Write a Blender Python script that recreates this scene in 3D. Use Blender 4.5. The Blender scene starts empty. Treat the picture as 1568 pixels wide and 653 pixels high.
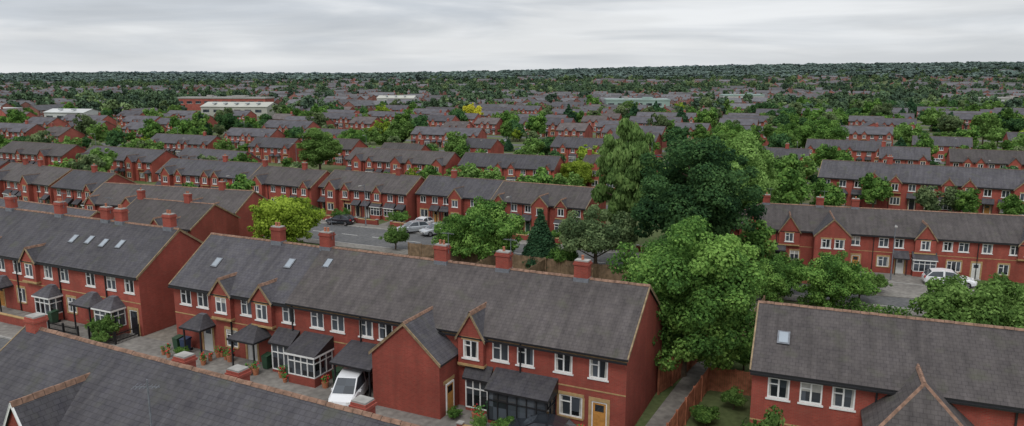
import bpy, math, random
import numpy as np
from mathutils import Vector, noise as mnoise
random.seed(11); rng=np.random.default_rng(11)
SC=bpy.context.scene
def link(o,coll=None): (coll or SC.collection).objects.link(o)

# ------------------------------------------------------------------ materials
M={}
def newmat(name):
    m=bpy.data.materials.new(name); m.use_nodes=True
    nt=m.node_tree; b=nt.nodes['Principled BSDF']; M[name]=m
    return m,nt,b
def nd(nt,t,**k):
    n=nt.nodes.new(t)
    for a,v in k.items(): setattr(n,a,v)
    return n
def noisef(nt,vec,scale,lo,hi,detail=3,fmin=.3,fmax=.7):
    n=nd(nt,'ShaderNodeTexNoise'); n.inputs['Scale'].default_value=scale; n.inputs['Detail'].default_value=detail
    nt.links.new(vec,n.inputs['Vector'])
    r=nd(nt,'ShaderNodeMapRange'); r.inputs['From Min'].default_value=fmin; r.inputs['From Max'].default_value=fmax
    r.inputs['To Min'].default_value=lo; r.inputs['To Max'].default_value=hi
    nt.links.new(n.outputs['Fac'],r.inputs['Value']); return r.outputs['Result']
def scalec(nt,col,f):
    v=nd(nt,'ShaderNodeVectorMath',operation='SCALE')
    if isinstance(col,tuple): v.inputs[0].default_value=col
    else: nt.links.new(col,v.inputs[0])
    nt.links.new(f,v.inputs['Scale']); return v.outputs[0]
def mixc(nt,a,b,f):
    m=nd(nt,'ShaderNodeMixRGB')
    for s,c in ((m.inputs[1],a),(m.inputs[2],b)):
        if isinstance(c,tuple): s.default_value=(*c,1)
        else: nt.links.new(c,s)
    if isinstance(f,float): m.inputs[0].default_value=f
    else: nt.links.new(f,m.inputs[0])
    return m.outputs[0]
def coord(nt,which='Object'):
    return nd(nt,'ShaderNodeTexCoord').outputs[which]
def orand(nt,c,lo,hi):
    oi=nd(nt,'ShaderNodeObjectInfo'); r=nd(nt,'ShaderNodeMapRange'); r.inputs['To Min'].default_value=lo; r.inputs['To Max'].default_value=hi
    nt.links.new(oi.outputs['Random'],r.inputs['Value']); return scalec(nt,c,r.outputs[0])
def simple(name,col,rough=.8,spec=.3,var=.15,scale=2.,metal=0.,coat=0.):
    m,nt,b=newmat(name); c=coord(nt)
    f=noisef(nt,c,scale,1-var,1+var,2)
    nt.links.new(scalec(nt,col,f),b.inputs['Base Color'])
    b.inputs['Roughness'].default_value=rough; b.inputs['Specular IOR Level'].default_value=spec
    b.inputs['Metallic'].default_value=metal; b.inputs['Coat Weight'].default_value=coat
    return m
def plain(name,col,lo=.8,hi=1.2):
    m,nt,b=newmat(name); c=coord(nt)
    cc=orand(nt,scalec(nt,col,noisef(nt,c,.6,.85,1.15,1)),lo,hi)
    nt.links.new(cc,b.inputs['Base Color']); b.inputs['Roughness'].default_value=.9; b.inputs['Specular IOR Level'].default_value=.15
def brickmat(name,c1,c2,mo):
    m,nt,b=newmat(name); uv=coord(nt,'UV')
    t=nd(nt,'ShaderNodeTexBrick'); nt.links.new(uv,t.inputs['Vector'])
    for k,v in (('Scale',1.),('Mortar Size',.009),('Mortar Smooth',.2),('Bias',0.),('Brick Width',.235),('Row Height',.08)): t.inputs[k].default_value=v
    t.inputs['Color1'].default_value=(*c1,1); t.inputs['Color2'].default_value=(*c2,1); t.inputs['Mortar'].default_value=(*mo,1)
    f=noisef(nt,uv,.38,.76,1.18,5); c=scalec(nt,t.outputs['Color'],f)
    mp=nd(nt,'ShaderNodeMapping'); mp.inputs['Scale'].default_value=(1.8,.2,1); nt.links.new(uv,mp.inputs['Vector'])
    f3=noisef(nt,mp.outputs[0],1.,0.,.62,5)
    c=mixc(nt,c,(c1[0]*.52,c1[1]*.72,c1[2]*.78),f3)
    c=mixc(nt,c,(.26,.10,.072),noisef(nt,uv,2.6,0.,.42,3,.5,.75))
    c=orand(nt,c,.80,1.12)
    nt.links.new(c,b.inputs['Base Color']); b.inputs['Roughness'].default_value=.9; b.inputs['Specular IOR Level'].default_value=.2
    bp=nd(nt,'ShaderNodeBump'); bp.inputs['Strength'].default_value=.25; bp.inputs['Distance'].default_value=.01; bp.invert=True
    nt.links.new(t.outputs['Fac'],bp.inputs['Height']); nt.links.new(bp.outputs[0],b.inputs['Normal'])
brickmat('red_brick',(.42,.082,.058),(.315,.058,.043),(.29,.14,.105))
def roofmat(name,c1,c2,lich):
    m,nt,b=newmat(name); uv=coord(nt,'UV')
    t=nd(nt,'ShaderNodeTexBrick'); nt.links.new(uv,t.inputs['Vector'])
    for k,v in (('Scale',1.),('Mortar Size',.02),('Mortar Smooth',.6),('Bias',0.),('Brick Width',.30),('Row Height',.24)): t.inputs[k].default_value=v
    t.inputs['Color1'].default_value=(*c1,1); t.inputs['Color2'].default_value=(*c2,1); t.inputs['Mortar'].default_value=(c2[0]*.66,c2[1]*.66,c2[2]*.66,1)
    c=scalec(nt,t.outputs['Color'],noisef(nt,uv,.33,.76,1.2,5))
    c=mixc(nt,c,lich,noisef(nt,uv,1.9,0.,.44,6))
    mp=nd(nt,'ShaderNodeMapping'); mp.inputs['Scale'].default_value=(1.7,.16,1); nt.links.new(uv,mp.inputs['Vector'])
    c=scalec(nt,c,noisef(nt,mp.outputs[0],1.6,.78,1.17,5))
    c=mixc(nt,c,(.085,.09,.055),noisef(nt,uv,.8,0.,.42,6,.56,.74))
    c=orand(nt,c,.84,1.15)
    nt.links.new(c,b.inputs['Base Color']); b.inputs['Roughness'].default_value=.75; b.inputs['Specular IOR Level'].default_value=.2
    bp=nd(nt,'ShaderNodeBump'); bp.inputs['Strength'].default_value=.4; bp.inputs['Distance'].default_value=.02; bp.invert=True
    nt.links.new(t.outputs['Fac'],bp.inputs['Height']); nt.links.new(bp.outputs[0],b.inputs['Normal'])
roofmat('slate_roof',(.077,.074,.085),(.063,.060,.070),(.118,.112,.109))
roofmat('brown_roof',(.084,.074,.074),(.069,.061,.061),(.124,.110,.102))
plain('red_brick_hazed',(.32,.098,.078)); plain('slate_roof_hazed',(.100,.097,.107)); plain('brown_roof_hazed',(.115,.10,.098))  # atmospheric haze put into the base colour of the further rows
plain('red_brick_hazed_far',(.27,.125,.105)); plain('slate_roof_hazed_far',(.125,.125,.133),.7,1.25); plain('brown_roof_hazed_far',(.155,.127,.12),.7,1.2)  # stronger distance haze painted into the far houses' colours
simple('sandstone_trim',(.40,.27,.13),.85,.2,.2,3)
simple('verge_mortar',(.27,.20,.12),.85,.2,.3,3)
simple('ridge_tile',(.23,.14,.10),.85,.2,.35,4)
simple('ridge_dark',(.13,.095,.08),.85,.2,.25,4)
simple('upvc_white',(.76,.76,.74),.45,.4,.06,3)
simple('gutter_black',(.02,.02,.022),.4,.4,.1,3)
simple('lead_grey',(.16,.17,.19),.6,.4,.2,5)
simple('door_oak',(.46,.22,.055),.5,.4,.15,6)
simple('door_white',(.65,.65,.62),.4,.4,.06,3)
simple('door_black',(.02,.02,.025),.3,.5,.1,3)
simple('door_green',(.04,.10,.06),.4,.5,.1,3)
simple('curtain',(.42,.41,.38),.9,.1,.2,3)
simple('chimney_pot',(.38,.15,.09),.8,.2,.2,6)
simple('concrete',(.32,.31,.29),.9,.2,.2,2)
simple('shed_cladding',(.48,.49,.48),.6,.3,.12,.1)
simple('shed_cream',(.42,.42,.37),.6,.3,.12,.1)
simple('shed_green',(.27,.36,.33),.6,.3,.12,.1)
simple('fence_wood',(.32,.12,.068),.85,.2,.35,2.5)
simple('fence_brown',(.22,.15,.095),.9,.2,.3,2.5)
simple('iron_black',(.015,.015,.016),.4,.5,.1,3)
simple('tyre',(.018,.018,.018),.85,.2,.1,5)
simple('alloy',(.5,.5,.52),.35,.5,.05,5,metal=.8)
simple('paint_white',(.75,.76,.77),.25,.5,.03,2,coat=.5)
simple('paint_silver',(.46,.48,.50),.3,.5,.04,2,metal=.4,coat=.5)
simple('paint_dark',(.02,.024,.03),.2,.5,.05,2,coat=.6)
simple('paint_blue',(.03,.07,.16),.25,.5,.05,2,coat=.6)
simple('paint_red',(.28,.02,.02),.25,.5,.05,2,coat=.6)
simple('lamp_clear',(.8,.8,.78),.1,.6,.02,2)
simple('lamp_red',(.4,.01,.01),.2,.6,.02,2)
simple('road_paint',(.6,.6,.57),.8,.2,.25,3)
simple('bark',(.11,.085,.06),.95,.1,.3,4)
simple('terracotta_pot',(.42,.17,.09),.8,.2,.15,8)
simple('bin_green',(.03,.07,.04),.5,.4,.1,4)
simple('bin_blue',(.03,.05,.10),.5,.4,.1,4)
simple('flower_red',(.5,.03,.04),.7,.2,.3,20)
simple('pot_leaf',(.06,.16,.03),.7,.2,.4,9)
simple('kerb_stone',(.34,.33,.31),.9,.2,.2,1.5)
simple('skylight',(.28,.32,.36),.15,.7,.1,1)
def glassmat(name):
    m,nt,b=newmat(name); uv=coord(nt,'UV')
    s=nd(nt,'ShaderNodeVectorMath',operation='SNAP'); s.inputs[1].default_value=(.9,1.2,1); nt.links.new(uv,s.inputs[0])
    w=nd(nt,'ShaderNodeTexWhiteNoise'); nt.links.new(s.outputs[0],w.inputs['Vector'])
    r=nd(nt,'ShaderNodeMapRange'); r.inputs['To Min'].default_value=.3; r.inputs['To Max'].default_value=4.
    nt.links.new(w.outputs['Value'],r.inputs['Value'])
    nt.links.new(scalec(nt,(.024,.028,.033),r.outputs[0]),b.inputs['Base Color'])
    b.inputs['Roughness'].default_value=.06; b.inputs['Specular IOR Level'].default_value=.6
glassmat('window_glass')
def groundmat(name,cols,scales,hi=1.2):
    m,nt,b=newmat(name); c=coord(nt)
    col=mixc(nt,cols[0],cols[1],noisef(nt,c,scales[0],0,1,5))
    col=mixc(nt,col,cols[2],noisef(nt,c,scales[1],0,.75,6))
    col=scalec(nt,col,noisef(nt,c,2.5,.75,hi,4))
    nt.links.new(col,b.inputs['Base Color']); b.inputs['Roughness'].default_value=.95; b.inputs['Specular IOR Level'].default_value=.1
groundmat('grass_ground',((.070,.120,.032),(.10,.14,.05),(.14,.125,.08)),(.12,.05))
groundmat('asphalt',((.12,.12,.123),(.15,.148,.145),(.10,.10,.102)),(.5,.15))
groundmat('paving',((.21,.195,.178),(.26,.245,.22),(.15,.14,.128)),(.9,.3))
groundmat('gravel',((.20,.18,.155),(.25,.225,.19),(.15,.135,.11)),(.9,.4))
def leafmat(name,dark,mid,light,k=1.7,far=False,de=.1):
    m,nt,b=newmat(name)
    a=nd(nt,'ShaderNodeAttribute',attribute_name='tint')
    cr=nd(nt,'ShaderNodeValToRGB'); e=cr.color_ramp.elements
    def S(c):
        g=(c[0]+c[1]+c[2])/3; return tuple((x*(1-de)+g*de)*k for x in c)+(1,)
    e[0].position=.15;e[0].color=S(dark);e[1].position=.85;e[1].color=S(light)
    q=e.new(.5);q.color=S(mid)
    nt.links.new(a.outputs['Fac'],cr.inputs[0])
    c=orand(nt,cr.outputs[0],.78,1.22)
    nt.nodes.remove(b)
    df=nd(nt,'ShaderNodeBsdfDiffuse'); nt.links.new(c,df.inputs['Color']); o=df.outputs[0]
    if not far:
        tr=nd(nt,'ShaderNodeBsdfTranslucent'); nt.links.new(c,tr.inputs['Color'])
        mx=nd(nt,'ShaderNodeMixShader'); mx.inputs[0].default_value=.33
        nt.links.new(o,mx.inputs[1]); nt.links.new(tr.outputs[0],mx.inputs[2]); o=mx.outputs[0]
    nt.links.new(o,nt.nodes['Material Output'].inputs['Surface'])
leafmat('leaf_green',(.026,.062,.014),(.064,.134,.025),(.125,.215,.042),1.85)
leafmat('leaf_dark',(.016,.042,.018),(.034,.080,.027),(.064,.130,.040),1.95)
leafmat('leaf_light',(.05,.10,.022),(.10,.18,.038),(.16,.26,.065),1.6)
leafmat('leaf_yellow',(.09,.14,.012),(.18,.26,.02),(.28,.37,.035),1.25)
leafmat('leaf_gold',(.25,.25,.01),(.42,.40,.015),(.6,.55,.03),1.2)
leafmat('leaf_olive',(.040,.066,.028),(.080,.118,.048),(.135,.18,.075),1.65)
leafmat('leaf_willow',(.044,.084,.022),(.088,.155,.038),(.145,.225,.062),1.75)
leafmat('leaf_conifer',(.014,.042,.020),(.028,.070,.032),(.05,.11,.048),1.75)
leafmat('leaf_far_hazed',(.040,.068,.040),(.066,.108,.056),(.094,.148,.074),1.3,True)  # far foliage: air haze painted in as paler, greyer leaf colours
leafmat('leaf_fardark_hazed',(.038,.064,.046),(.054,.090,.058),(.076,.118,.070),1.25,True)
leafmat('leaf_farlight_hazed',(.08,.118,.05),(.115,.168,.066),(.155,.215,.09),1.25,True)
leafmat('leaf_distant_hazed',(.074,.106,.100),(.090,.128,.113),(.110,.150,.128),1.3,True)  # woodland: bluish haze mixed into the leaf colour
leafmat('leaf_horizon_hazed',(.098,.130,.142),(.112,.148,.158),(.130,.166,.174),1.45,True)  # horizon woods: heaviest painted haze, bluest leaf tones

# ------------------------------------------------------------------ mesh builder
class Fr:
    def __init__(s,o=(0,0,0),a=(1,0,0),b=(0,1,0)): s.o=Vector(o);s.a=Vector(a);s.b=Vector(b)
    def P(s,x,y,z): return s.o+s.a*x+s.b*y+Vector((0,0,z))
ID=Fr()
class MB:
    def __init__(s): s.v=[];s.f=[];s.m=[];s.mats=[]
    def mi(s,n):
        if n not in s.mats: s.mats.append(n)
        return s.mats.index(n)
    def face(s,fr,pts,mat):
        i=len(s.v)
        for p in pts: s.v.append(tuple(fr.P(*p)))
        s.f.append(tuple(range(i,i+len(pts)))); s.m.append(s.mi(mat))
    def box(s,fr,x0,x1,y0,y1,z0,z1,mat):
        c=[(x0,y0,z0),(x1,y0,z0),(x1,y1,z0),(x0,y1,z0),(x0,y0,z1),(x1,y0,z1),(x1,y1,z1),(x0,y1,z1)]
        i=len(s.v)
        for p in c: s.v.append(tuple(fr.P(*p)))
        for q in ((0,3,2,1),(4,5,6,7),(0,1,5,4),(1,2,6,5),(2,3,7,6),(3,0,4,7)):
            s.f.append(tuple(i+k for k in q)); s.m.append(s.mi(mat))
    def cyl(s,fr,x,y,z0,z1,r0,r1,mat,n=10):
        for k in range(n):
            a=2*math.pi*k/n;b=2*math.pi*(k+1)/n
            s.face(fr,[(x+r0*math.cos(a),y+r0*math.sin(a),z0),(x+r0*math.cos(b),y+r0*math.sin(b),z0),(x+r1*math.cos(b),y+r1*math.sin(b),z1),(x+r1*math.cos(a),y+r1*math.sin(a),z1)],mat)
        s.face(fr,[(x+r1*math.cos(2*math.pi*k/n),y+r1*math.sin(2*math.pi*k/n),z1) for k in range(n)],mat)
    def mesh(s,name,remap=None):
        me=bpy.data.meshes.new(name); me.from_pydata(s.v,[],s.f)
        for n in s.mats: me.materials.append(M[(remap or {}).get(n,n)])
        me.polygons.foreach_set('material_index',s.m)
        uvl=me.uv_layers.new(name='UVMap'); uv=np.zeros(len(me.loops)*2)
        for p in me.polygons:
            n=p.normal
            if abs(n.z)>.985: t=Vector((1,0,0)); b=Vector((0,1,0))
            else:
                t=Vector((-n.y,n.x,0)).normalized()
                if t.x<-.01 or (abs(t.x)<=.01 and t.y<0): t=-t
                b=n.cross(t)
                if b.z<0: b=-b
            for li in p.loop_indices:
                co=me.vertices[me.loops[li].vertex_index].co
                uv[li*2]=co.dot(t); uv[li*2+1]=co.dot(b)
        uvl.data.foreach_set('uv',uv)
        return me
HAZED={'red_brick':'red_brick_hazed','slate_roof':'slate_roof_hazed','brown_roof':'brown_roof_hazed'}  # swaps near materials for copies with haze in the colour
HAZED_FAR={'red_brick':'red_brick_hazed_far','slate_roof':'slate_roof_hazed_far','brown_roof':'brown_roof_hazed_far'}
def obj(name,me,parent=None,loc=(0,0,0),rz=0,sc=1,coll=None):
    o=bpy.data.objects.new(name,me); link(o,coll); o.location=loc; o.rotation_euler=(0,0,rz)
    o.scale=(sc,sc,sc) if not isinstance(sc,tuple) else sc
    if parent: o.parent=parent
    return o

# ------------------------------------------------------------------ houses
RD=random.Random(5)
CFG={'ridge':'ridge_tile','verge':'verge_mortar'}
def window(P,fr,x0,x1,z0,z1,y=0,style='u',det=2):
    W=P['windows'];T=P['trim']
    if det>0:
        W.face(fr,[(x0,y+.075,z0),(x1,y+.075,z0),(x1,y+.075,z1),(x0,y+.075,z1)],'window_glass')
        f=.08
        W.box(fr,x0,x0+f,y+.02,y+.09,z0,z1,'upvc_white'); W.box(fr,x1-f,x1,y+.02,y+.09,z0,z1,'upvc_white')
        W.box(fr,x0+f,x1-f,y+.02,y+.09,z0,z0+f,'upvc_white'); W.box(fr,x0+f,x1-f,y+.02,y+.09,z1-f,z1,'upvc_white')
        n=2 if x1-x0<1.6 else 3
        for k in range(1,n):
            xm=x0+(x1-x0)*k/n; W.box(fr,xm-.045,xm+.045,y+.022,y+.088,z0+f,z1-f,'upvc_white')
        if det>1:
            zt=z0+(z1-z0)*.68
            W.box(fr,x0+f,x0+(x1-x0)/n-.045,y+.024,y+.086,zt-.03,zt+.03,'upvc_white')
            r=RD.random()
            if r<.45:
                cw=(x1-x0)*RD.uniform(.08,.16)
                W.face(fr,[(x0+f,y+.07,z0+f),(x0+f+cw,y+.07,z0+f),(x0+f+cw*.7,y+.07,z1-f),(x0+f,y+.07,z1-f)],'curtain')
                W.face(fr,[(x1-f-cw,y+.07,z0+f),(x1-f,y+.07,z0+f),(x1-f,y+.07,z1-f),(x1-f-cw*.7,y+.07,z1-f)],'curtain')
            elif r<.6:
                zb=z1-(z1-z0)*RD.uniform(.25,.5)
                W.face(fr,[(x0+f,y+.07,zb),(x1-f,y+.07,zb),(x1-f,y+.07,z1-f),(x0+f,y+.07,z1-f)],'curtain')
    else:
        W.box(fr,x0,x1,y-.03,y+.02,z0,z1,'upvc_white')
        xm=(x0+x1)/2
        W.face(fr,[(x0+.1,y-.04,z0+.1),(xm-.05,y-.04,z0+.1),(xm-.05,y-.04,z1-.1),(x0+.1,y-.04,z1-.1)],'window_glass')
        W.face(fr,[(xm+.05,y-.04,z0+.1),(x1-.1,y-.04,z0+.1),(x1-.1,y-.04,z1-.1),(xm+.05,y-.04,z1-.1)],'window_glass')
        return
    T.box(fr,x0-.1,x1+.1,y-.03,y-.001,z1,z1+.2,'sandstone_trim')
    T.box(fr,x0-.08,x1+.08,y-.07,y-.001,z0-.09,z0,'sandstone_trim' if style=='l' else 'upvc_white')
    if style=='l':
        T.box(fr,x0-.14,x0,y-.025,y-.001,z0,z1,'sandstone_trim'); T.box(fr,x1,x1+.14,y-.025,y-.001,z0,z1,'sandstone_trim')
def wall(P,fr,x0,x1,z0,z1,ops,y=0,det=2):
    mb=P['walls']
    if det==0 or not ops:
        mb.face(fr,[(x0,y,z0),(x1,y,z0),(x1,y,z1),(x0,y,z1)],'red_brick'); return
    xs=sorted({x0,x1,*[o[0] for o in ops],*[o[1] for o in ops]}); zs=sorted({z0,z1,*[o[2] for o in ops],*[o[3] for o in ops]})
    for i in range(len(xs)-1):
        xm=(xs[i]+xs[i+1])/2
        for j in range(len(zs)-1):
            zm=(zs[j]+zs[j+1])/2
            if any(o[0]<xm<o[1] and o[2]<zm<o[3] for o in ops): continue
            mb.face(fr,[(xs[i],y,zs[j]),(xs[i+1],y,zs[j]),(xs[i+1],y,zs[j+1]),(xs[i],y,zs[j+1])],'red_brick')
    for o in ops:
        a,b,c,d=o[:4]
        for q in ([(a,y,c),(a,y+.12,c),(a,y+.12,d),(a,y,d)],[(b,y,c),(b,y+.12,c),(b,y+.12,d),(b,y,d)],[(a,y,d),(a,y+.12,d),(b,y+.12,d),(b,y,d)],[(a,y,c),(a,y+.12,c),(b,y+.12,c),(b,y,c)]):
            mb.face(fr,q,'red_brick')
def door(P,fr,xc,y=0,mat='door_white',w=.95):
    W=P['doors'];x0=xc-w/2;x1=xc+w/2
    W.box(fr,x0,x0+.07,y+.02,y+.1,0,2.15,'upvc_white');W.box(fr,x1-.07,x1,y+.02,y+.1,0,2.15,'upvc_white');W.box(fr,x0+.07,x1-.07,y+.02,y+.1,2.05,2.15,'upvc_white')
    W.box(fr,x0+.07,x1-.07,y+.05,y+.1,.04,2.05,mat)
    for zz in ((.25,.85),(1.0,1.35)):
        for s in (-1,1):
            W.box(fr,xc+s*.2-.13,xc+s*.2+.13,y+.035,y+.05,zz[0],zz[1],mat)
    W.face(fr,[(x0+.2,y+.045,1.5),(x1-.2,y+.045,1.5),(x1-.2,y+.045,1.93),(x0+.2,y+.045,1.93)],'window_glass')
    W.box(fr,x0-.1,x1+.1,y-.35,y-.002,0,.1,'concrete')
def roof(P,fr,x0,x1,y0,y1,ez,rz,oh=.3,ov=.15,rm='slate_roof',hipL=0,hipR=0,vL=True,vR=True,ridge=None,verge=None):
    ridge=ridge or CFG['ridge'];verge=verge or CFG['verge']
    R=P['roof'];ym=(y0+y1)/2;s=(rz-ez)/(ym-y0);u=.1;t=.13
    a=x0-ov;b=x1+ov
    E=[(y0-oh,ez-oh*s+u),(ym,rz+u),(y1+oh,ez-oh*s+u)]
    ra=a+(hipL+ov if hipL else 0);rb=b-(hipR+ov if hipR else 0)
    R.face(fr,[(a,*E[0]),(b,*E[0]),(rb,*E[1]),(ra,*E[1])],rm)
    R.face(fr,[(b,*E[2]),(a,*E[2]),(ra,*E[1]),(rb,*E[1])],rm)
    for k in (0,2):
        y,z=E[k]; R.face(fr,[(a,y,z),(b,y,z),(b,y,z-t),(a,y,z-t)],'gutter_black')
        yi=y0-.001 if k==0 else y1+.001
        R.face(fr,[(a,y,z-t),(b,y,z-t),(b,yi,ez+u-t),(a,yi,ez+u-t)],'upvc_white')
    for (x,h,v,sg) in ((a,hipL,vL,-1),(b,hipR,vR,1)):
        if h:
            rr=ra if sg<0 else rb
            R.face(fr,[(x,*E[0]),(rr,*E[1]),(x,*E[2])],rm)
            R.face(fr,[(x,*E[0]),(x,*E[2]),(x,E[2][0],E[2][1]-t),(x,E[0][0],E[0][1]-t)],'gutter_black')
            for k in (0,2):
                p=Vector((x,*E[k]));q=Vector((rr,*E[1]))
                d=Vector((0,.1,0)) ; up=Vector((0,0,.07))
                R.face(fr,[tuple(p-d+up*.1),tuple(q-d+up*.1),tuple(q+up),tuple(p+up)],ridge)
                R.face(fr,[tuple(p+d+up*.1),tuple(q+d+up*.1),tuple(q+up),tuple(p+up)],ridge)
        else:
            for k in (0,2):
                R.face(fr,[(x,*E[k]),(x,*E[1]),(x,E[1][0],E[1][1]-t*1.4),(x,E[k][0],E[k][1]-t*1.4)],verge)
                if v:
                    w=.08; xa=x-.012*(-sg)-(0 if sg<0 else w); xb=xa+w
                    T=.03
                    c=[(xa,E[k][0],E[k][1]+T),(xb,E[k][0],E[k][1]+T),(xb,E[1][0],E[1][1]+T),(xa,E[1][0],E[1][1]+T)]
                    R.face(fr,c,verge)
                    for xx in (xa,xb): R.face(fr,[(xx,E[k][0],E[k][1]+T),(xx,E[1][0],E[1][1]+T),(xx,E[1][0],E[1][1]-.02),(xx,E[k][0],E[k][1]-.02)],verge)
    if ridge:
        zr=rz+u
        n=max(1,int((rb-ra)/.45)) if CFG.get('seg') else 1
        for k in range(n):
            xa=ra+(rb-ra)*k/n; xb=ra+(rb-ra)*(k+1)/n-(.02 if n>1 else 0); j=RD.uniform(-.008,.012) if n>1 else 0
            R.face(fr,[(xa,ym-.13,zr-.13*s+.03+j),(xb,ym-.13,zr-.13*s+.03+j),(xb,ym-.04,zr+.06+j),(xa,ym-.04,zr+.06+j)],ridge)
            R.face(fr,[(xa,ym+.13,zr-.13*s+.03+j),(xb,ym+.13,zr-.13*s+.03+j),(xb,ym+.04,zr+.06+j),(xa,ym+.04,zr+.06+j)],ridge)
            R.face(fr,[(xa,ym-.04,zr+.06+j),(xb,ym-.04,zr+.06+j),(xb,ym+.04,zr+.06+j),(xa,ym+.04,zr+.06+j)],ridge)
    return s
def crossgable(P,fr,x0,x1,proj,ez,apex,mez,ms,zb=0.,wins=(),door_at=None,det=2,verge=None,rm='slate_roof',hip=0):
    w=x1-x0; ops=[tuple(o) for o in wins]
    wall(P,fr,x0,x1,zb,ez,[o[:4] for o in ops],-proj,det)
    for o in ops: window(P,fr,o[0],o[1],o[2],o[3],-proj,o[4] if len(o)>4 else 'u',det)
    W=P['walls']
    if not hip: W.face(fr,[(x0,-proj,ez),(x1,-proj,ez),((x0+x1)/2,-proj,apex)],'red_brick')
    for x in (x0,x1): W.face(fr,[(x,-proj,zb),(x,.05,zb),(x,.05,ez+.02),(x,-proj,ez+.02)],'red_brick')
    if zb>0:
        P['trim'].box(fr,x0-.04,x1+.04,-proj-.05,-.002,zb-.16,zb-.001,'sandstone_trim')
    f2=Fr(fr.P(x0,-proj,0),fr.b,fr.a)
    Lr=proj+max(.3,(apex-mez)/ms)+.15
    roof(P,f2,0,Lr,0,w,ez,apex,oh=.16,ov=.14,rm=rm,vR=False,verge=verge,hipL=hip)
def aerial(mb,fr,x,y,z):
    mb.cyl(fr,x,y,z,z+1.5,.022,.018,'lead_grey',6); mb.box(fr,x-.5,x+.45,y-.012,y+.012,z+1.38,z+1.405,'lead_grey')
    for k in range(6): mb.box(fr,x-.45+k*.16,x-.44+k*.16,y-.26+k*.02,y+.26-k*.02,z+1.41,z+1.42,'lead_grey')
def chimney(P,fr,x,y,z0,z1,w=.95,d=.62,pots=3,flash=None,aer=False):
    C=P['chimneys']
    C.box(fr,x-w/2,x+w/2,y-d/2,y+d/2,z0,z1-.32,'red_brick')
    C.box(fr,x-w/2-.06,x+w/2+.06,y-d/2-.06,y+d/2+.06,z1-.32,z1-.2,'red_brick')
    C.box(fr,x-w/2-.01,x+w/2+.01,y-d/2-.01,y+d/2+.01,z1-.2,z1-.08,'red_brick')
    C.box(fr,x-w/2+.02,x+w/2-.02,y-d/2+.02,y+d/2-.02,z1-.08,z1,'concrete')
    if flash: C.box(fr,x-w/2-.03,x+w/2+.03,y-d/2-.03,y+d/2+.03,flash-.65,flash+.1,'lead_grey')
    for k in range(pots):
        xx=x+(k-(pots-1)/2)*w*.3; C.cyl(fr,xx,y,z1-.01,z1+.24,.1,.08,'chimney_pot',8); C.cyl(fr,xx,y,z1+.24,z1+.29,.1,.1,'chimney_pot',8)
    if aer: aerial(C,fr,x+w/2+.03,y,z1-.6)
def canopy(P,fr,xc,w,proj,kind='lean',z0=2.35,z1=3.15,posts=True,fill=None,rm='slate_roof'):
    C=P['porch'];x0=xc-w/2;x1=xc+w/2;o=.15
    if kind=='hip':
        A=[(x0-o,-proj-o,z0),(x1+o,-proj-o,z0)];ix=min(w*.35,.8)
        B=[(x0+ix,-.35,z1),(x1-ix,-.35,z1)]
        C.face(fr,[A[0],A[1],B[1],B[0]],rm)
        C.face(fr,[A[1],(x1+o,-.002,z0),(x1-ix,-.002,z1),B[1]],rm); C.face(fr,[A[0],(x0-o,-.002,z0),(x0+ix,-.002,z1),B[0]],rm)
        C.face(fr,[B[0],B[1],(x1-ix,-.002,z1),(x0+ix,-.002,z1)],'lead_grey')
    else:
        C.face(fr,[(x0-o,-proj-o,z0),(x1+o,-proj-o,z0),(x1+o,-.002,z1),(x0-o,-.002,z1)],rm)
        for x in (x0-o,x1+o): C.face(fr,[(x,-proj-o,z0),(x,-.002,z1),(x,-.002,z0)],'gutter_black')
    C.box(fr,x0-o,x1+o,-proj-o,-.003,z0-.14,z0-.005,'gutter_black' if fill!='bay' else 'upvc_white')
    if fill in('glass','bay','white'):
        fm='gutter_black' if fill=='glass' else 'upvc_white'
        zb=.75 if fill=='bay' else .3
        C.box(fr,x0,x1,-proj,-.004,0,zb,'red_brick')
        zt=z0-.145
        C.box(fr,x0+.06,x1-.06,-proj+.06,-.01,zb,zt-.01,'window_glass')
        n=max(2,round(w/.62))
        for k in range(n+1):
            x=x0+(w-.07)*k/n; C.box(fr,x,x+.07,-proj,-proj+.07,zb,zt,fm)
        for z in (zb,zb+(zt-zb)*.68,zt-.07): C.box(fr,x0+.001,x1-.001,-proj+.002,-proj+.065,z+.001,z+.065,fm)
        for x in (x0,x1-.07):
            m=max(1,round(proj/.6))
            for k in range(1,m+1):
                y=-proj+(proj-.08)*k/m; C.box(fr,x,x+.07,y,y+.07,zb,zt,fm)
            for z in (zb,zb+(zt-zb)*.68,zt-.07): C.box(fr,x+.002,x+.068,-proj+.07,-.01,z+.002,z+.063,fm)
    elif posts:
        for x in (x0+.05,x1-.15):
            C.box(fr,x,x+.1,-proj+.05,-proj+.15,0,z0-.14,'gutter_black' if fill!='wposts' else 'upvc_white')
def parts(merge=False):
    K=('walls','roof','windows','trim','doors','chimneys','porch')
    if merge:
        m=MB(); return {k:m for k in K}
    return {k:MB() for k in K}
def skylight(P,fr,x,y,ez,s,w=.65,h=.95):
    c=math.cos(math.atan(s));R=P['roof']
    def q(dx,dy,o): yy=y+dy*c; return (x+dx,yy,ez+s*yy+.1+o)
    for (a,b,o0,m) in ((w/2,h/2,.07,'lead_grey'),(w/2-.09,h/2-.09,.085,'skylight')):
        R.face(fr,[q(-a,-b,o0),q(a,-b,o0),q(a,b,o0),q(-a,b,o0)],m)
    for (p0,p1) in (((-w/2,-h/2),(w/2,-h/2)),((w/2,-h/2),(w/2,h/2)),((w/2,h/2),(-w/2,h/2)),((-w/2,h/2),(-w/2,-h/2))):
        R.face(fr,[q(*p0,.07),q(*p1,.07),q(*p1,-.02),q(*p0,-.02)],'gutter_black')
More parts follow.
